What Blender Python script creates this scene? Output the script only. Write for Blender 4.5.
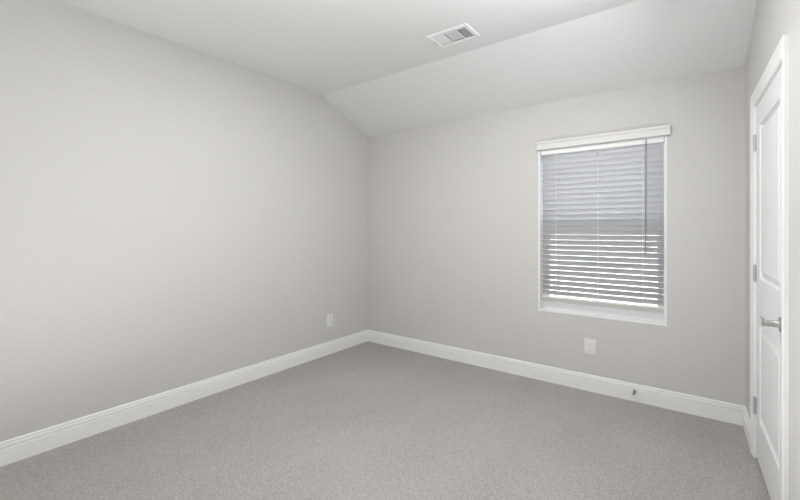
import bpy, bmesh, math
from mathutils import Vector, Matrix

# ------------------------------------------------------------------ clear
for o in list(bpy.data.objects):
    bpy.data.objects.remove(o, do_unlink=True)
S = bpy.context.scene
C = S.collection

# ------------------------------------------------------------------ room size (metres)
W = 3.353            # length of the window wall
HB = 2.405           # ceiling height at the window wall
HF = 2.693           # flat ceiling height
SL = 0.7155          # how far the sloped ceiling reaches into the room
YF = -6.60           # wall behind the camera
K = 0.0205           # the door wall is a touch out of square

# ------------------------------------------------------------------ camera
cd = bpy.data.cameras.new('camera')
cam = bpy.data.objects.new('camera', cd)
C.objects.link(cam)
cam.location = (3.0803, -3.4826, 1.31)
cam.rotation_euler = (math.radians(90), 0, 0.64173)
cd.sensor_width = 36
cd.lens = 36 * 393.73 / 800
cd.shift_x = (400 - 400.2) / 800
cd.shift_y = (229.42 - 250) / 800
cd.clip_start = 0.02
S.camera = cam

# ------------------------------------------------------------------ world, sun, lights, exposure
w = bpy.data.worlds.new('sky')
S.world = w
w.use_nodes = True
nt = w.node_tree
bg = nt.nodes['Background']
sky = nt.nodes.new('ShaderNodeTexSky')
sky.sky_type = 'NISHITA'
sky.sun_disc = False
sky.sun_elevation = math.radians(48)
sky.sun_rotation = math.radians(200)
sky.dust_density = 3.0
nt.links.new(sky.outputs[0], bg.inputs[0])
bg.inputs[1].default_value = 1.7


def light(name, kind, loc, rot, energy, size=1.0, size_y=None, color=(1, 1, 1)):
    d = bpy.data.lights.new(name, kind)
    d.energy = energy
    d.color = color
    if kind == 'AREA':
        d.shape = 'RECTANGLE'
        d.size = size
        d.size_y = size_y or size
    if kind == 'SUN':
        d.angle = math.radians(1)
    o = bpy.data.objects.new(name, d)
    C.objects.link(o)
    o.location = loc
    o.rotation_euler = rot
    return o


light('sun', 'SUN', (9, -2, 8), (math.radians(18), math.radians(42), 0), 95, color=(1, .97, .94))
light('fill_overhead', 'AREA', (1.8, -2.0, 2.66), (0, 0, 0), 25, .7, .6)  # added soft overhead fill, no fixture stands here
light('fill_overhead_door_side', 'AREA', (3.0, -1.4, 2.55), (0, math.radians(50), 0), 10, .4, .3)  # second added fill, thrown from high on the right across the room
light('fill_behind_camera', 'AREA', (1.7, -6.4, 1.4), (math.radians(90), 0, 0), 22, 1.8, 1.8)  # added frontal fill behind the camera; there is no doorway
light('fill_low_door_side', 'AREA', (2.65, -1.98, .1), (math.radians(180), 0, 0), 8, .35, .35)  # added uplight near the floor, brightens the slope and door wall
light('fill_low', 'AREA', (1.5, -3.0, .2), (math.radians(188), 0, 0), 17, .8, .5)  # added low uplight standing in for light bounced onto the ceiling
lp = light('fill_point', 'POINT', (1.9, -2.4, 2.35), (0, 0, 0), 6.5)  # added point fill above the frame, not a fixture of the room
lp.data.shadow_soft_size = .1
lp = light('fill_point_door_side', 'POINT', (2.5, -1.72, 2.38), (0, 0, 0), 7)  # another added point fill, lifts the door and nearby ceiling
lp.data.shadow_soft_size = .05

S.view_settings.view_transform = 'Standard'
S.view_settings.look = 'None'
S.view_settings.gamma = 1
S.view_settings.use_curve_mapping = False
S.view_settings.exposure = -0.02


# ------------------------------------------------------------------ materials
def mat(name, col, rough=.6, metal=0, bump=None, var=None, spec=.5):
    m = bpy.data.materials.new(name)
    m.use_nodes = True
    t = m.node_tree
    b = t.nodes['Principled BSDF']
    b.inputs['Base Color'].default_value = (*col, 1)
    b.inputs['Roughness'].default_value = rough
    b.inputs['Metallic'].default_value = metal
    b.inputs['Specular IOR Level'].default_value = spec
    tc = t.nodes.new('ShaderNodeTexCoord')
    if var:
        sc, amt = var
        n = t.nodes.new('ShaderNodeTexNoise')
        n.inputs['Scale'].default_value = sc
        n.inputs['Detail'].default_value = 4
        t.links.new(tc.outputs['Object'], n.inputs['Vector'])
        r = t.nodes.new('ShaderNodeMapRange')
        r.inputs['To Min'].default_value = 1 - amt
        r.inputs['To Max'].default_value = 1 + amt
        t.links.new(n.outputs['Fac'], r.inputs['Value'])
        mx = t.nodes.new('ShaderNodeVectorMath')
        mx.operation = 'SCALE'
        mx.inputs[0].default_value = col
        t.links.new(r.outputs[0], mx.inputs['Scale'])
        t.links.new(mx.outputs[0], b.inputs['Base Color'])
    if bump:
        sc, st, dist = bump
        n = t.nodes.new('ShaderNodeTexNoise')
        n.inputs['Scale'].default_value = sc
        n.inputs['Detail'].default_value = 2
        t.links.new(tc.outputs['Object'], n.inputs['Vector'])
        bp = t.nodes.new('ShaderNodeBump')
        bp.inputs['Strength'].default_value = st
        bp.inputs['Distance'].default_value = dist
        t.links.new(n.outputs['Fac'], bp.inputs['Height'])
        t.links.new(bp.outputs[0], b.inputs['Normal'])
    return m


M = {}
M['wall'] = mat('greige_wall_paint', (.632, .620, .604), .75, bump=(90, .08, .002), var=(1.3, .008), spec=.3)
M['ceiling'] = mat('ceiling_paint', (.782, .795, .788), .8, bump=(90, .08, .002), spec=.3)
M['trim'] = mat('white_trim_paint', (.88, .88, .87), .38, var=(6, .006))
M['door'] = mat('white_door_paint', (.85, .85, .85), .42, var=(5, .006))
M['vinyl'] = mat('white_vinyl', (.88, .885, .89), .35, var=(8, .006))
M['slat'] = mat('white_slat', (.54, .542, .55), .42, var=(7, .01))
M['valance'] = mat('off_white_valance', (.74, .735, .70), .45, var=(7, .01))
M['cord'] = mat('white_cord', (.82, .82, .82), .8, var=(60, .03))
M['wand'] = mat('grey_wand_plastic', (.22, .225, .23), .35, var=(20, .02))
M['plate'] = mat('white_wall_plate', (.80, .795, .78), .35, var=(20, .006))
M['slot'] = mat('dark_slot', (.10, .095, .09), .7, var=(50, .05))
M['nickel'] = mat('satin_nickel', (.50, .49, .47), .32, 1.0, var=(30, .03))
M['hinge'] = mat('satin_hinge', (.60, .60, .59), .45, .7, var=(40, .05))
M['register'] = mat('white_register_enamel', (.86, .86, .86), .4, var=(15, .006))
M['duct'] = mat('grey_duct', (.50, .50, .50), .7, var=(15, .05))
M['steel'] = mat('spring_steel', (.32, .31, .30), .35, 1.0, var=(40, .05))
M['rubber'] = mat('grey_rubber', (.30, .29, .28), .6, var=(40, .03))
M['ground'] = mat('pale_concrete_ground', (.52, .50, .47), .9, bump=(12, .3, .01), var=(3, .08))


def glass_mat():
    m = bpy.data.materials.new('window_glass')
    m.use_nodes = True
    t = m.node_tree
    t.nodes.remove(t.nodes['Principled BSDF'])
    out = t.nodes['Material Output']
    tr = t.nodes.new('ShaderNodeBsdfTransparent')
    tr.inputs[0].default_value = (.93, .95, .95, 1)
    gl = t.nodes.new('ShaderNodeBsdfGlossy')
    gl.inputs['Roughness'].default_value = .02
    fr = t.nodes.new('ShaderNodeFresnel')
    fr.inputs[0].default_value = 1.45
    mx = t.nodes.new('ShaderNodeMixShader')
    t.links.new(fr.outputs[0], mx.inputs[0])
    t.links.new(tr.outputs[0], mx.inputs[1])
    t.links.new(gl.outputs[0], mx.inputs[2])
    t.links.new(mx.outputs[0], out.inputs['Surface'])
    return m


def screen_mat():
    m = bpy.data.materials.new('insect_screen')
    m.use_nodes = True
    t = m.node_tree
    t.nodes.remove(t.nodes['Principled BSDF'])
    out = t.nodes['Material Output']
    tr = t.nodes.new('ShaderNodeBsdfTransparent')
    df = t.nodes.new('ShaderNodeBsdfDiffuse')
    df.inputs[0].default_value = (.08, .08, .085, 1)
    mx = t.nodes.new('ShaderNodeMixShader')
    mx.inputs[0].default_value = .42
    t.links.new(tr.outputs[0], mx.inputs[1])
    t.links.new(df.outputs[0], mx.inputs[2])
    t.links.new(mx.outputs[0], out.inputs['Surface'])
    return m


def carpet_mat():
    m = bpy.data.materials.new('grey_loop_carpet')
    m.use_nodes = True
    t = m.node_tree
    b = t.nodes['Principled BSDF']
    b.inputs['Roughness'].default_value = .95
    b.inputs['Specular IOR Level'].default_value = .1
    L = t.links.new
    tc = t.nodes.new('ShaderNodeTexCoord')
    mp = t.nodes.new('ShaderNodeMapping')
    mp.inputs['Rotation'].default_value = (0, 0, math.radians(30))
    mp.inputs['Scale'].default_value = (1.0, .62, 1.0)
    L(tc.outputs['Object'], mp.inputs['Vector'])
    # tuft rows: cells of roughly 9 mm
    vo = t.nodes.new('ShaderNodeTexVoronoi')
    vo.inputs['Scale'].default_value = 180
    vo.inputs['Randomness'].default_value = .75
    L(mp.outputs[0], vo.inputs['Vector'])
    n1 = t.nodes.new('ShaderNodeTexNoise')
    n1.inputs['Scale'].default_value = 170
    n1.inputs['Detail'].default_value = 3
    L(mp.outputs[0], n1.inputs['Vector'])
    n2 = t.nodes.new('ShaderNodeTexNoise')
    n2.inputs['Scale'].default_value = 1.6
    n2.inputs['Detail'].default_value = 3
    L(mp.outputs[0], n2.inputs['Vector'])
    hsub = t.nodes.new('ShaderNodeMath')
    hsub.operation = 'SUBTRACT'
    L(n1.outputs['Fac'], hsub.inputs[0])
    L(vo.outputs['Distance'], hsub.inputs[1])
    cr = t.nodes.new('ShaderNodeValToRGB')
    e = cr.color_ramp.elements
    e[0].position, e[0].color = -0.30, (.360, .345, .329, 1)
    e[1].position, e[1].color = .10, (.485, .466, .445, 1)
    L(hsub.outputs[0], cr.inputs['Fac'])
    mr = t.nodes.new('ShaderNodeMapRange')
    mr.inputs['From Min'].default_value = .3
    mr.inputs['From Max'].default_value = .7
    mr.inputs['To Min'].default_value = .95
    mr.inputs['To Max'].default_value = 1.05
    L(n2.outputs['Fac'], mr.inputs['Value'])
    vm = t.nodes.new('ShaderNodeVectorMath')
    vm.operation = 'SCALE'
    L(cr.outputs['Color'], vm.inputs[0])
    L(mr.outputs[0], vm.inputs['Scale'])
    L(vm.outputs[0], b.inputs['Base Color'])
    bp = t.nodes.new('ShaderNodeBump')
    bp.inputs['Strength'].default_value = .45
    bp.inputs['Distance'].default_value = .004
    L(hsub.outputs[0], bp.inputs['Height'])
    L(bp.outputs[0], b.inputs['Normal'])
    return m


M['glass'] = glass_mat()
M['screen'] = screen_mat()
M['carpet'] = carpet_mat()


# ------------------------------------------------------------------ mesh helpers
def box(bm, x0, x1, y0, y1, z0, z1, bev=0):
    vs = [bm.verts.new((x, y, z)) for x in (x0, x1) for y in (y0, y1) for z in (z0, z1)]
    idx = [(0, 1, 3, 2), (4, 6, 7, 5), (0, 4, 5, 1), (2, 3, 7, 6), (0, 2, 6, 4), (1, 5, 7, 3)]
    fs = [bm.faces.new([vs[i] for i in f]) for f in idx]
    if bev:
        es = list({e for f in fs for e in f.edges})
        bmesh.ops.bevel(bm, geom=es, offset=bev, segments=2, affect='EDGES', profile=.6)


def tube(bm, pts, radii, seg=14, cap=True):
    """round tube through points with a radius at each"""
    pts = [Vector(p) for p in pts]
    rings = []
    up = None
    for i, p in enumerate(pts):
        d = (pts[min(i + 1, len(pts) - 1)] - pts[max(i - 1, 0)]).normalized()
        if up is None:
            up = d.orthogonal().normalized()
        else:
            up = (up - d * up.dot(d)).normalized()
        s = d.cross(up)
        r = radii[i] if isinstance(radii, (list, tuple)) else radii
        rr = r if isinstance(r, (list, tuple)) else (r, r)
        rings.append([bm.verts.new(p + up * math.cos(a) * rr[0] + s * math.sin(a) * rr[1])
                      for a in [2 * math.pi * k / seg for k in range(seg)]])
    for a, b in zip(rings, rings[1:]):
        for k in range(seg):
            bm.faces.new((a[k], a[(k + 1) % seg], b[(k + 1) % seg], b[k]))
    if cap:
        bm.faces.new(rings[0][::-1])
        bm.faces.new(rings[-1])


def extrude_profile(bm, prof, a, b, fn):
    """closed profile [(d,z)...] swept from a to b; fn(t, d, z) -> point"""
    A = [bm.verts.new(fn(a, d, z)) for d, z in prof]
    B = [bm.verts.new(fn(b, d, z)) for d, z in prof]
    n = len(prof)
    for i in range(n):
        bm.faces.new((A[i], A[(i + 1) % n], B[(i + 1) % n], B[i]))
    bm.faces.new(A[::-1])
    bm.faces.new(B)


def prism(bm, poly, z0, z1, fn):
    A = [bm.verts.new(fn(x, y, z0)) for x, y in poly]
    B = [bm.verts.new(fn(x, y, z1)) for x, y in poly]
    n = len(poly)
    for i in range(n):
        bm.faces.new((A[i], A[(i + 1) % n], B[(i + 1) % n], B[i]))
    bm.faces.new(A[::-1])
    bm.faces.new(B)


def build(name, bm, m, parent=None, loc=(0, 0, 0), rz=0, smooth=False, rot=None):
    bmesh.ops.recalc_face_normals(bm, faces=bm.faces)
    me = bpy.data.meshes.new(name)
    bm.to_mesh(me)
    bm.free()
    me.materials.append(m)
    if smooth:
        for p in me.polygons:
            p.use_smooth = True
        me.set_sharp_from_angle(angle=math.radians(40))
    o = bpy.data.objects.new(name, me)
    C.objects.link(o)
    o.location = loc
    o.rotation_euler = rot if rot else (0, 0, rz)
    if parent:
        o.parent = parent
    return o


def tag(o, label, cat, group=None, kind=None):
    o['label'] = label
    o['category'] = cat
    if group:
        o['group'] = group
    if kind:
        o['kind'] = kind
    return o


def empty(name, loc, rz=0):
    o = bpy.data.objects.new(name, None)
    o.empty_display_size = .05
    C.objects.link(o)
    o.location = loc
    o.rotation_euler = (0, 0, rz)
    return o


def structure(o, label, cat):
    return tag(o, label, cat, kind='structure')


NEW = bmesh.new

# ------------------------------------------------------------------ door-wall frame: local x runs from the far corner towards the camera, local -y into the room
RZ = math.atan2(-1, K)
ux, uy = math.cos(RZ), math.sin(RZ)


def on_right(u, out=0.0, z=0.0):
    return (W + ux * u - uy * out, uy * u + ux * out, z)


# ------------------------------------------------------------------ setting: floor, walls, ceiling
TW = .15
bm = NEW()
box(bm, -.15, W + .35, YF - .15, .15, -.08, 0)
structure(build('floor', bm, M['carpet']), 'grey loop pile carpet covering the whole bedroom floor', 'floor')

# left wall, following the sloped ceiling
bm = NEW()
prism(bm, [(YF - .15, 0), (TW, 0), (TW, HB - .06), (0, HB), (-SL, HF), (YF - .15, HF)], -.12, 0, lambda a, b, t: (t, a, b))
structure(build('wall_left', bm, M['wall']), 'long blank greige wall left of the corner, top edge bent by the sloped ceiling', 'wall')

# window wall with its opening
WX0, WX1, WZ0, WZ1 = 1.988, 2.918, .601, 2.045
bm = NEW()
box(bm, 0, WX0, 0, TW, 0, HB)
box(bm, WX1, W + .06, 0, TW, 0, HB)
box(bm, WX0, WX1, 0, TW, 0, WZ0)
box(bm, WX0, WX1, 0, TW, WZ1, HB)
structure(build('wall_back', bm, M['wall']), 'greige end wall with the window and blind in it', 'wall')

# door wall, with its opening and an added backing that keeps sky light out
U0, U1, DZ = .452, 1.238, 2.018          # inner faces of the opening
UE = 6.65
bm = NEW()
box(bm, -.02, U0 - .02, 0, .115, 0, HF)
box(bm, U1 + .02, UE, 0, .115, 0, HF)
box(bm, U0 - .02, U1 + .02, 0, .115, DZ + .02, HF)
box(bm, U0 - .1, U1 + .1, .116, .13, -.05, DZ + .1)
structure(build('wall_right', bm, M['wall'], loc=(W, 0, 0), rz=RZ), 'greige wall at the right edge holding the white panel door', 'wall')

bm = NEW()
box(bm, -.12, W + .3, YF - .12, YF, 0, HF)
structure(build('wall_front', bm, M['wall']), 'greige wall closing the room behind the viewpoint', 'wall')

# ceiling: flat part with the register opening, then the slope down to the window wall
VX0, VX1, VY0, VY1 = 1.540, 1.858, -1.110, -.897
hx0, hx1, hy0, hy1 = VX0 + .022, VX1 - .022, VY0 + .022, VY1 - .022
bm = NEW()
xe = W + .22
box(bm, -.12, xe, YF - .12, hy0, HF, HF + .1)
box(bm, -.12, hx0, hy0, hy1, HF, HF + .1)
box(bm, hx1, xe, hy0, hy1, HF, HF + .1)
box(bm, -.12, xe, hy1, -SL, HF, HF + .1)
prism(bm, [(-SL, HF), (-SL, HF + .1), (.15, HB + .1), (.15, HB - .06), (0, HB)], -.12, xe, lambda a, b, t: (t, a, b))
structure(build('ceiling', bm, M['ceiling']), 'pale ceiling, flat overhead and sloping down to the window wall', 'ceiling')

# ------------------------------------------------------------------ baseboards
BP = [(0, 0), (.0148, 0), (.0148, .0870), (.0055, .0905), (.0055, .0965), (.0127, .0995), (.0115, .107), (.0095, .113),
      (.0050, .1145), (.0050, .1175), (.0088, .1195), (.0080, .125), (.0058, .1295), (.0025, .132), (0, .132)]
bm = NEW()
extrude_profile(bm, BP, YF, 0, lambda t, d, z: (d, t, z))
structure(build('baseboard_left', bm, M['trim']), 'white moulded baseboard along the long left wall', 'baseboard')
bm = NEW()
extrude_profile(bm, BP, 0, W, lambda t, d, z: (t, -d, z))
structure(build('baseboard_back', bm, M['trim']), 'white moulded baseboard under the window', 'baseboard')
CW = .070                                    # casing width
bm = NEW()
extrude_profile(bm, BP, 0.0, U0 - CW + .004, lambda t, d, z: (t, -d, z))
extrude_profile(bm, BP, U1 + CW - .004, UE - .03, lambda t, d, z: (t, -d, z))
structure(build('baseboard_right', bm, M['trim'], loc=(W, 0, 0), rz=RZ), 'white moulded baseboard beside the door casing', 'baseboard')

# ------------------------------------------------------------------ window
win = empty('window_1', ((WX0 + WX1) / 2, 0, WZ0))
structure(win, 'single hung white window in the end wall behind the closed blind', 'window')
wx = (WX0 + WX1) / 2
hw = (WX1 - WX0) / 2
wh = WZ1 - WZ0
bm = NEW()   # painted return around the opening
lt = .013
box(bm, -hw, -hw + lt, -.003, .10, lt, wh - lt)
box(bm, hw - lt, hw, -.003, .10, lt, wh - lt)
box(bm, -hw, hw, -.003, .10, 0, lt)
box(bm, -hw, hw, -.003, .10, wh - lt, wh)
build('window_return', bm, M['vinyl'], win)
bm = NEW()   # vinyl frame
fw = .030
fb = .055
box(bm, -hw, -hw + fw + lt, .10, .165, 0, wh)
box(bm, hw - fw - lt, hw, .10, .165, 0, wh)
box(bm, -hw + fw + lt, hw - fw - lt, .10, .165, 0, fb + .012)
box(bm, -hw + fw + lt, hw - fw - lt, .10, .165, wh - fb, wh)
build('window_frame', bm, M['vinyl'], win)
mz = .735
for nm, z0, z1, y0 in (('lower_sash', fb + .012, mz + .02, .108), ('upper_sash', mz - .02, wh - fb, .132)):
    bm = NEW()
    a = hw - fw - lt
    sw = .020
    box(bm, -a, -a + sw, y0, y0 + .022, z0, z1, .002)
    box(bm, a - sw, a, y0, y0 + .022, z0, z1, .002)
    box(bm, -a + sw, a - sw, y0, y0 + .022, z0, z0 + sw, .002)
    box(bm, -a + sw, a - sw, y0, y0 + .022, z1 - sw, z1, .002)
    sash = build(nm, bm, M['vinyl'], win)
    bm = NEW()
    box(bm, -a + sw, a - sw, y0 + .009, y0 + .013, z0 + sw, z1 - sw)
    build('pane', bm, M['glass'], sash)
bm = NEW()
box(bm, -hw + fw + lt, hw - fw - lt, .158, .159, fb, mz)
build('insect_screen', bm, M['screen'], win)

# ------------------------------------------------------------------ blind
BX0, BX1 = 2.006, 2.900
bl = empty('window_blind', (wx, .045, .665))
tag(bl, 'white two inch slat blind with valance and wand, hanging in the window', 'blind')
bh = (BX1 - BX0) / 2
Z0 = .665
# valance with a small crown profile and returned ends
bm = NEW()
vp = [(-.003, 1.997), (.026, 1.997), (.029, 2.001), (.029, 2.012), (.026, 2.017), (.026, 2.040), (.028, 2.045), (.033, 2.053),
      (.034, 2.066), (.031, 2.069), (-.003, 2.069)]
vx0, vx1 = 1.980 - wx, 2.941 - wx
vp2 = [(d, z) for d, z in vp if d > 0]
inner = [(.020, 2.069), (.020, 1.997)]
extrude_profile(bm, vp2 + inner, vx0, vx1, lambda t, d, z: (t, -.045 - d, z - Z0))
box(bm, vx0, vx0 + .009, -.045 - .0255, -.0455, 1.998 - Z0, 2.068 - Z0, .001)
box(bm, vx1 - .009, vx1, -.045 - .0255, -.0455, 1.998 - Z0, 2.068 - Z0, .001)
build('valance', bm, M['valance'], bl)
bm = NEW()
box(bm, -bh, bh, -.042, .028, 1.957 - Z0, 2.026 - Z0, .002)
build('headrail', bm, M['vinyl'], bl)
# slats: curved, room-side edge up
N, SD, TH = 28, .0254, math.radians(54)
top0, pitch = 1.962, .0437


def slat_mesh():
    bm = NEW()
    n = 8
    up, dn = [], []
    for i in range(n + 1):
        t = -1 + 2 * i / n
        s = t * SD
        c = .0028 * (1 - t * t)
        # s from outer (-) to room side (+); room side is -y
        for lst, off in ((up, .0013), (dn, -.0013)):
            a, b = s, c + off
            y = -(a * math.cos(TH) - b * math.sin(TH))
            z = a * math.sin(TH) + b * math.cos(TH)
            lst.append((y, z))
    prism(bm, up + dn[::-1], -bh + .003, bh - .003, lambda a, b, t: (t, a, b))
    bmesh.ops.recalc_face_normals(bm, faces=bm.faces)
    me = bpy.data.meshes.new('slat')
    bm.to_mesh(me)
    bm.free()
    me.materials.append(M['slat'])
    for p in me.polygons:
        p.use_smooth = True
    me.set_sharp_from_angle(angle=math.radians(40))
    return me


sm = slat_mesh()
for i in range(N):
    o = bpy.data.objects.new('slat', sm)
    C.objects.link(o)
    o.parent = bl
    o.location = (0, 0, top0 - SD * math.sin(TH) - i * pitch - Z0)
# bottom rail, tipped like the slats
bm = NEW()
box(bm, -bh + .003, bh - .003, -.0265, .0275, -.009, .010, .003)
build('bottom_rail', bm, M['valance'], bl, loc=(0, 0, .7045 - Z0), rot=(-TH, 0, 0))
# ladder cords
for cx in (2.128, 2.455, 2.765):
    bm = NEW()
    for dy in (-.0185, .0185):
        tube(bm, [(cx - wx, dy, 1.97 - Z0), (cx - wx, dy, .70 - Z0)], .0013, 6)
    for i in range(N):
        zc = top0 - SD * math.sin(TH) - i * pitch - Z0
        tube(bm, [(cx - wx, -.0185, zc + .0235), (cx - wx, .0185, zc - .0235)], .0009, 5)
    build('ladder_cord', bm, M['cord'], bl)
# tilt wand
bm = NEW()
xw = 2.789 - wx
tube(bm, [(xw, -.046, 1.985 - Z0), (xw, -.048, 1.94 - Z0), (xw - .002, -.048, 1.26 - Z0), (xw - .003, -.048, 1.185 - Z0)], .0038, 10)
tube(bm, [(xw - .003, -.048, 1.19 - Z0), (xw - .003, -.048, 1.18 - Z0), (xw - .003, -.048, 1.14 - Z0), (xw - .003, -.048, 1.132 - Z0)],
     [.0038, .0062, .0066, .004], 10)
wd = build('tilt_wand', bm, M['wand'], bl, smooth=True)
wd['label'] = 'grey tilt wand hanging in front of the slats'
bm = NEW()
tube(bm, [(xw, -.028, 1.985 - Z0), (xw, -.040, 1.990 - Z0), (xw, -.047, 1.984 - Z0), (xw, -.046, 1.976 - Z0)], .0022, 8)
build('wand_hook', bm, M['wand'], wd, smooth=True)

# ------------------------------------------------------------------ door casing and jamb
CP = [(0, 0), (0, .008), (.004, .0105), (.010, .0110), (.014, .0090), (.030, .0105), (.044, .0130), (.050, .0160), (.058, .0178),
      (.066, .0172), (CW, .0140), (CW, 0)]
tr = empty('trim_1', on_right((U0 + U1) / 2), RZ)
structure(tr, 'white moulded casing framing the panel door', 'door trim')
dw = (U1 - U0) / 2
bm = NEW()
st = []
for (sx, top) in ((-1, 0), (-1, 1), (1, 1), (1, 0)):
    st.append([bm.verts.new((sx * (dw + d), -t, (DZ + d) if top else 0)) for d, t in CP])
n = len(CP)
for a, b in zip(st, st[1:]):
    for i in range(n):
        bm.faces.new((a[i], a[(i + 1) % n], b[(i + 1) % n], b[i]))
bm.faces.new(st[0])
bm.faces.new(st[-1])
build('casing', bm, M['trim'], tr)
bm = NEW()
for sx in (-1, 1):
    a, b = sorted((sx * (dw - .004), sx * (dw + .02)))
    box(bm, a, b, 0.0, .115, 0, DZ - .004)
    a, b = sorted((sx * (dw - .016), sx * (dw - .004)))
    box(bm, a, b, .040, .075, 0, DZ - .016)
box(bm, -dw - .02, dw + .02, 0.0, .115, DZ - .004, DZ + .02)
box(bm, -dw, dw, .040, .075, DZ - .016, DZ - .004)
build('jamb', bm, M['trim'], tr)

# ------------------------------------------------------------------ door leaf
dr = empty('door_1', on_right((U0 + U1) / 2), RZ)
structure(dr, 'white two panel door with satin lever, closed in the right wall', 'door')
lw = dw - .0075
z0, z1 = .014, DZ - .0075
y0 = .002
st_w, top_r, lock0, lock1, bot = .112, .128, .780, 1.040, .254
panels = [(-lw + st_w, lw - st_w, 1.040, 1.885), (-lw + st_w, lw - st_w, .254, .782)]
bm = NEW()
th = .035


def quad(bm, pts):
    bm.faces.new([bm.verts.new(p) for p in pts])


def fr(bm, a, b, c, d, y):
    quad(bm, [(a, y, c), (b, y, c), (b, y, d), (a, y, d)])


fr(bm, -lw, -lw + st_w, z0, z1, y0)
fr(bm, lw - st_w, lw, z0, z1, y0)
fr(bm, -lw + st_w, lw - st_w, 1.885, z1, y0)
fr(bm, -lw + st_w, lw - st_w, .782, 1.040, y0)
fr(bm, -lw + st_w, lw - st_w, z0, .254, y0)
fr(bm, -lw, lw, z0, z1, y0 + th)
for sx in (-lw, lw):
    quad(bm, [(sx, y0, z0), (sx, y0 + th, z0), (sx, y0 + th, z1), (sx, y0, z1)])
for zz in (z0, z1):
    quad(bm, [(-lw, y0, zz), (lw, y0, zz), (lw, y0 + th, zz), (-lw, y0 + th, zz)])
prof = [(0, 0), (.002, .005), (.004, .0135), (.007, .0150), (.010, .0148), (.042, .0014), (.045, .0010)]
for a, b, c, d in panels:
    prev = None
    for ins, dep in prof:
        ring = [bm.verts.new(p) for p in ((a + ins, y0 + dep, c + ins), (b - ins, y0 + dep, c + ins),
                                          (b - ins, y0 + dep, d - ins), (a + ins, y0 + dep, d - ins))]
        if prev:
            for i in range(4):
                bm.faces.new((prev[i], prev[(i + 1) % 4], ring[(i + 1) % 4], ring[i]))
        prev = ring
    bm.faces.new(prev)
bmesh.ops.remove_doubles(bm, verts=bm.verts, dist=1e-5)
build('door_leaf', bm, M['door'], dr)
# hinges on the far edge
for hz in (1.805, 1.060, .302):
    bm = NEW()
    hx = -dw + .0035
    for i in range(5):
        a = hz - .0445 + i * .0178
        tube(bm, [(hx, -.006, a + .0004), (hx, -.006, a + .0174)], .0068, 12)
    tube(bm, [(hx, -.006, hz - .049), (hx, -.006, hz - .0445)], [.004, .0062], 12)
    tube(bm, [(hx, -.006, hz + .0445), (hx, -.006, hz + .049)], [.0062, .004], 12)
    box(bm, hx - .016, hx - .001, -.0005, .0015, hz - .0445, hz + .0445)
    box(bm, hx + .001, hx + .012, -.0005, .0018, hz - .0445, hz + .0445)
    hg = build('hinge', bm, M['hinge'], dr, smooth=True)
    hg['label'] = 'satin metal hinge'
# lever handle
hu, hz = lw - .062, .905
bm = NEW()
tube(bm, [(hu, y0, hz), (hu, y0 - .004, hz), (hu, y0 - .009, hz), (hu, y0 - .011, hz)], [.0325, .0325, .029, .022], 28)
rose = build('lever_handle', bm, M['nickel'], dr, smooth=True)
rose['label'] = 'satin nickel lever handle'
bm = NEW()
tube(bm, [(hu, y0 - .010, hz), (hu, y0 - .016, hz), (hu, y0 - .045, hz), (hu, y0 - .060, hz), (hu, y0 - .064, hz)],
     [.0165, .0140, .0138, .0145, .011], 20)
build('handle_neck', bm, M['nickel'], rose, smooth=True)
bm = NEW()
tube(bm, [(hu + .012, y0 - .053, hz), (hu, y0 - .054, hz), (hu - .025, y0 - .054, hz + .002), (hu - .052, y0 - .052, hz + .003),
          (hu - .075, y0 - .051, hz + .003), (hu - .092, y0 - .052, hz + .005), (hu - .100, y0 - .055, hz + .008)],
     [(.006, .006), (.0085, .0100), (.0062, .0075), (.0052, .0062), (.005, .006), (.004, .005), (.0025, .003)], 16)
build('handle_lever', bm, M['nickel'], rose, smooth=True)

# ------------------------------------------------------------------ ceiling register (three-way)
vt = empty('ceiling_vent', ((VX0 + VX1) / 2, (VY0 + VY1) / 2, HF))
tag(vt, 'white three section air register set in the flat ceiling', 'vent')
vx, vy = (VX1 - VX0) / 2, (VY1 - VY0) / 2
bm = NEW()   # stamped face: raised rim and flange around the three openings
secs = [(-vx + .030, -vx + .112), (-vx + .122, vx - .104), (vx - .094, vx - .030)]
iy = vy - .034
pf = [(0, 0), (.002, -.006), (.006, -.0085), (.020, -.0085), (.024, -.0065)]
prev = None
for ins, z in pf:
    ring = [bm.verts.new(p) for p in ((-vx + ins, -vy + ins, z), (vx - ins, -vy + ins, z), (vx - ins, vy - ins, z), (-vx + ins, vy - ins, z))]
    if prev:
        for i in range(4):
            bm.faces.new((prev[i], prev[(i + 1) % 4], ring[(i + 1) % 4], ring[i]))
    prev = ring
zz = -.0065
ex, ey = vx - .024, vy - .024


def plate(a, b, c, d):
    box(bm, a, b, c, d, zz, zz + .0012)


plate(-ex, ex, -ey, -iy)
plate(-ex, ex, iy, ey)
plate(-ex, secs[0][0], -iy, iy)
plate(secs[0][1], secs[1][0], -iy, iy)
plate(secs[1][1], secs[2][0], -iy, iy)
plate(secs[2][1], ex, -iy, iy)
build('register_face', bm, M['register'], vt)


def blade(bm, a, b, axis, pos, ang, half=.0075, t=.0008):
    ca, sa = math.cos(ang) * half, math.sin(ang) * half
    prof = [(pos - ca, zz + .006 - sa), (pos - ca, zz + .006 - sa + t), (pos + ca, zz + .006 + sa + t), (pos + ca, zz + .006 + sa)]
    prism(bm, prof, a, b, (lambda p, q, s: (p, s, q)) if axis == 'y' else (lambda p, q, s: (s, p, q)))


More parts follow.
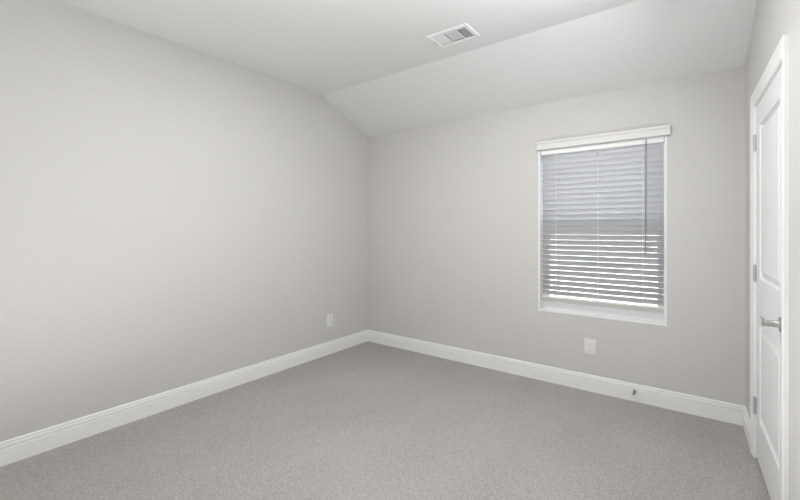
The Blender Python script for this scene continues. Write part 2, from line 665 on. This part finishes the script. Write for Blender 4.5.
bm = NEW()
n = 8
for i in range(n):
    p = secs[0][0] + (i + .5) * (secs[0][1] - secs[0][0]) / n
    blade(bm, -iy, iy, 'y', p, math.radians(32))
build('louver_bank', bm, M['register'], vt)
bm = NEW()
n = 13
for i in range(n):
    p = -iy + (i + .5) * 2 * iy / n
    blade(bm, secs[1][0], secs[1][1], 'x', p, math.radians(10), .006)
build('louver_bank', bm, M['register'], vt)
bm = NEW()
n = 6
for i in range(n):
    p = secs[2][0] + (i + .5) * (secs[2][1] - secs[2][0]) / n
    blade(bm, -iy, iy, 'y', p, math.radians(-28))
build('louver_bank', bm, M['register'], vt)
bm = NEW()   # boot above the face
b = .0015
dx, dy = (hx1 - hx0) / 2, (hy1 - hy0) / 2
box(bm, -dx, -dx + b, -dy, dy, .004, .16)
box(bm, dx - b, dx, -dy, dy, .004, .16)
box(bm, -dx, dx, -dy, -dy + b, .004, .16)
box(bm, -dx, dx, dy - b, dy, .004, .16)
box(bm, -dx, dx, -dy, dy, .16, .162)
build('duct_boot', bm, M['duct'], vt)
bm = NEW()
box(bm, -vx + .013, -vx + .017, -.022, .028, zz - .0055, zz - .001, .001)
build('damper_lever', bm, M['duct'], vt)


# ------------------------------------------------------------------ wall outlets
def outlet(loc, rz, label):
    """duplex receptacle; local -y faces the room, origin at the plate's centre on the wall"""
    r = empty('wall_outlet', loc, rz)
    tag(r, label, 'outlet', 'duplex outlets low on the walls')
    bm = NEW()
    box(bm, -.0435, .0435, -.0065, 0, -.066, .066, .003)
    build('cover_plate', bm, M['plate'], r, smooth=True)
    for s in (-1, 1):
        bm = NEW()
        ring = []
        for k in range(24):
            a = 2 * math.pi * k / 24
            ring.append((.0185 * math.cos(a), max(-.0145, min(.0145, .0185 * math.sin(a)))))
        prism(bm, [(x, z + s * .022) for x, z in ring], -.0088, -.005, lambda p, q, t: (p, t, q))
        f = build('receptacle', bm, M['plate'], r)
        bm = NEW()
        for sx, hh in ((-.0068, .0048), (.0068, .0040)):
            box(bm, sx - .0012, sx + .0012, -.0091, -.0085, s * .022 + .004 - hh, s * .022 + .004 + hh)
        tube(bm, [(0, -.0091, s * .022 - .0075), (0, -.0085, s * .022 - .0075)], .0027, 10)
        build('slot', bm, M['slot'], f)
    bm = NEW()
    tube(bm, [(0, -.0074, 0), (0, -.006, 0)], .0032, 12)
    build('screw', bm, M['hinge'], r)
    return r


outlet((2.402, 0, .3555), 0, 'white duplex outlet on the end wall below the window')
outlet((0, -.603, .3530), math.radians(90), 'white duplex outlet on the left wall near the corner')

# ------------------------------------------------------------------ spring door stop
ds = empty('door_stop', (2.716, -.0148, .079))
tag(ds, 'small metal spring door stop on the baseboard right of the window outlet', 'door stop')
bm = NEW()
tube(bm, [(0, 0, 0), (0, -.004, 0), (0, -.009, 0), (0, -.012, 0)], [.0115, .0115, .008, .006], 16)
build('mounting_base', bm, M['steel'], ds, smooth=True)
bm = NEW()
pts = []
for k in range(0, 8 * 14 + 1):
    a = 2 * math.pi * k / 8
    pts.append((.0062 * math.cos(a), -.011 - .046 * k / 112, .0062 * math.sin(a)))
tube(bm, pts, .0014, 5)
build('spring', bm, M['steel'], ds, smooth=True)
bm = NEW()
tube(bm, [(0, -.055, 0), (0, -.058, 0), (0, -.068, 0), (0, -.072, 0)], [.0065, .0078, .0078, .005], 16)
build('rubber_tip', bm, M['rubber'], ds, smooth=True)

# ------------------------------------------------------------------ ground outside the window
bm = NEW()
box(bm, -90, 90, .3, 160, -.55, -.45)
structure(build('exterior_ground', bm, M['ground']), 'pale ground outside glimpsed between the blind slats', 'ground')
